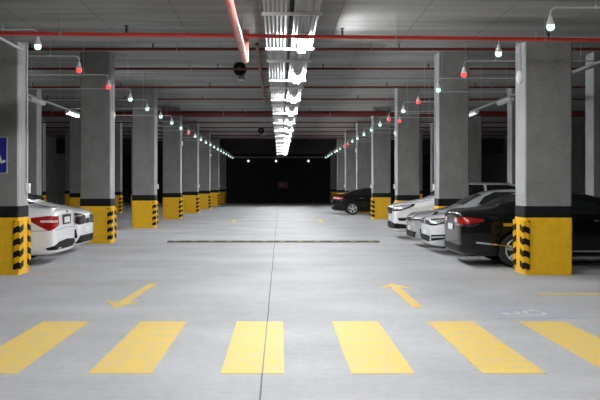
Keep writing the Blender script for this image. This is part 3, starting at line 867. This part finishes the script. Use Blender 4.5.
c.patch('tail_light', 'rear', [(30, .98), (58, .98)], [(30, .80), (58, .84)], M['tail'], n=8, m=3, mirror=True)

# --- white sport utility, nose out in the next bay
L = 4.4
c = Car('tall white utility car nose out behind the second right column', hatch(L, 1.69, .91, 1.08, 1.18, .92, 1.15), 'p_white', (.90, 3.52), .35,
        (3.35, 24.3, 0), 0)
glaze(c, L, 1.69, 1.08, 1.10, None, True)
c.patch('head_light_surround', 'front', [(26, .945), (45, .995), (63, 1.045)], [(28, .82), (45, .84), (63, .97)], M['head_dark'], n=8, m=4, off=.004, mirror=True)
c.patch('head_light', 'front', [(31, .925), (45, .97), (58, 1.015)], [(33, .86), (45, .885), (57, .965)], M['head'], n=8, m=4, off=.011, mirror=True)
c.patch('grille', 'front', [(-26, .92), (26, .92)], [(-20, .74), (20, .74)], M['trim'], n=10, m=3)
c.patch('grille_chrome', 'front', [(-17, .94), (0, .79), (17, .94)], [(-14, .94), (0, .74), (14, .94)], M['chrome'], n=10, m=1, off=.012)
c.patch('number_plate', 'front', [(-12, .66), (12, .66)], [(-12, .55), (12, .55)], M['plate'], n=6, m=2, off=.012)
c.patch('lower_bumper', 'front', [(-60, .42), (-40, .48), (0, .52), (40, .48), (60, .42)], [(-58, .33), (0, .30), (58, .33)], M['trim'], n=16, m=3)
c.patch('fog_recess', 'front', [(42, .63), (54, .64)], [(44, .55), (52, .55)], M['trim'], n=6, m=3, mirror=True)
c.patch('sill_cladding', 'side', [(1.35, .36), (3.1, .36)], [(1.35, .24), (3.1, .24)], M['trim'], n=8, m=2, mirror=True)
c.patch('hood_seam', 'top', [(.16, .56), (.6, .69), (1.1, .71)], [(.16, .545), (.6, .677), (1.1, .695)], M['trim'], n=10, m=1, off=.003, mirror=True)
c.mirror_(1.65, 1.15, M['p_white'])
c.patch('roof_rail', 'side', [(2.0, 1.645), (3.5, 1.635)], [(2.0, 1.62), (3.5, 1.61)], M['alloy'], n=8, m=1, off=.03, mirror=True)
c.patch('tail_light', 'rear', [(30, 1.08), (58, 1.06)], [(30, .90), (58, .94)], M['tail'], n=8, m=3, mirror=True)

# --- far black saloon, tail out
L = 4.7
c = Car('distant dark saloon parked tail out beyond the fourth right column', sedan(L, 1.46, .90, .97, 1.10, 1.0, .70), 'p_black', (.92, 3.66), .33,
        (2.85+L, 43.7, 0), PI)
glaze(c, L, 1.46, .97, 1.38, (3.22, L-.76))
c.patch('tail_light', 'rear', [(24, 1.0), (45, 1.0), (60, .96)], [(24, .84), (45, .82), (60, .88)], M['tail'], n=8, m=4, mirror=True)
c.patch('tail_lens', 'rear', [(30, .92), (50, .91)], [(30, .88), (50, .87)], M['tail_hi'], n=4, m=1, off=.01, mirror=True)
c.patch('number_plate', 'rear', [(-12, .80), (12, .80)], [(-12, .69), (12, .69)], M['plate'], n=6, m=2, off=.012)
c.patch('bumper_trim', 'rear', [(-40, .42), (40, .42)], [(-38, .28), (38, .28)], M['trim'], n=12, m=2)
handles(c, (2.18, 3.18), .89, M['chrome'])
c.mirror_(1.82, 1.0, M['p_black'])
c.patch('head_light', 'front', [(24, .72), (48, .78)], [(24, .62), (48, .66)], M['head'], n=6, m=3, mirror=True)

# --- left row: white saloon tail out
L = 4.7
c = Car('white saloon parked tail out behind the near left column', sedan(L, 1.46, .91, .99, 1.15, 1.0, .70), 'p_white', (.92, 3.66), .325,
        (-4.40-L, 16.5, 0), 0)
glaze(c, L, 1.46, .99, 1.38, (3.22, L-.78))
c.patch('tail_light', 'rear', [(30, .975), (44, .99), (58, .955)], [(29, .81), (44, .70), (60, .90)], M['tail'], n=10, m=5, mirror=True)
c.patch('tail_lens', 'rear', [(33, .90), (50, .905)], [(33, .86), (50, .865)], M['tail_hi'], n=6, m=1, off=.010, mirror=True)
c.patch('plate_recess', 'rear', [(-19, 1.0), (19, 1.0)], [(-17, .80), (17, .80)], M['trim'], n=8, m=2, off=.004)
c.patch('number_plate', 'rear', [(-12, .95), (12, .95)], [(-12, .83), (12, .83)], M['plate'], n=6, m=2, off=.012)
c.patch('rear_diffuser', 'rear', [(-46, .36), (-30, .47), (0, .50), (30, .47), (46, .36)], [(-44, .32), (0, .315), (44, .32)], M['trim'], n=14, m=3)
c.patch('exhaust_tip', 'rear', [(24, .36), (33, .36)], [(24, .325), (33, .325)], M['chrome'], n=4, m=2, off=.02, mirror=True)
b_ = bmesh.new(); c_ = c.bvh.ray_cast(Vector((L+2, 0, 1.04)), Vector((-1, 0, 0)))[0]
lathe(b_, [(.045, 0), (.05, .01), (.03, .014)], 18, 'X', (c_.x+.004, 0, 1.04)); obj('round_emblem', b_, M['chrome'], c.root)
c.patch('bumper_seam', 'rear', [(-60, .70), (0, .74), (60, .70)], [(-60, .692), (0, .732), (60, .692)], M['trim'], n=16, m=1, off=.003)
handles(c, (2.18, 3.18), .90, M['p_white'])
c.mirror_(1.82, 1.0, M['p_white'])
c.patch('head_light', 'front', [(24, .72), (48, .78)], [(24, .62), (48, .66)], M['head'], n=6, m=3, mirror=True)

# --- left row: white hatchback nose out with dark headlamps
L = 4.15
c = Car('white hatchback nose out with black headlights, beyond the left saloon', hatch(L, 1.60, .90, 1.04, 1.16, .90), 'p_white', (.84, 3.40), .32,
        (-4.58, 19.0, 0), PI)
glaze(c, L, 1.60, 1.04, 1.10, None, True)
c.patch('head_light', 'front', [(12, .90), (36, .955), (58, .965)], [(14, .70), (36, .69), (58, .86)], M['head_dark'], n=8, m=4, mirror=True)
c.patch('grille', 'front', [(-12, .82), (12, .82)], [(-12, .70), (12, .70)], M['head_dark'], n=8, m=3)
c.patch('number_plate', 'front', [(-12, .62), (12, .62)], [(-12, .51), (12, .51)], M['plate'], n=6, m=2, off=.012)
c.patch('lower_intake', 'front', [(-34, .44), (34, .44)], [(-40, .27), (40, .27)], M['trim'], n=10, m=3)
c.patch('fog_recess', 'front', [(40, .60), (52, .50)], [(38, .40), (57, .32)], M['trim'], n=6, m=4, mirror=True)
c.mirror_(1.6, 1.03, M['p_white'])
c.patch('tail_light', 'rear', [(30, .98), (58, .98)], [(30, .80), (58, .84)], M['tail'], n=8, m=3, mirror=True)

# ------------------------------------------------------------------ world, camera
w = bpy.data.worlds.new('World'); sc.world = w; w.use_nodes = True
w.node_tree.nodes['Background'].inputs[0].default_value = (.6, .62, .66, 1)
w.node_tree.nodes['Background'].inputs[1].default_value = .02
cam = bpy.data.cameras.new('Camera'); co = bpy.data.objects.new('Camera', cam); C.objects.link(co)
co.location = (0, 0, H); co.rotation_euler = (R(90), 0, 0)
cam.sensor_width = 36; cam.lens = 48.0; cam.shift_x = 20/600; cam.shift_y = -15/600
cam.clip_end = 300
sc.camera = co
sc.view_settings.view_transform = 'Standard'
sc.view_settings.look = 'None'
sc.cycles.max_bounces = 8; sc.cycles.diffuse_bounces = 5
sc.cycles.sample_clamp_indirect = 6
sc.cycles.use_denoising = True
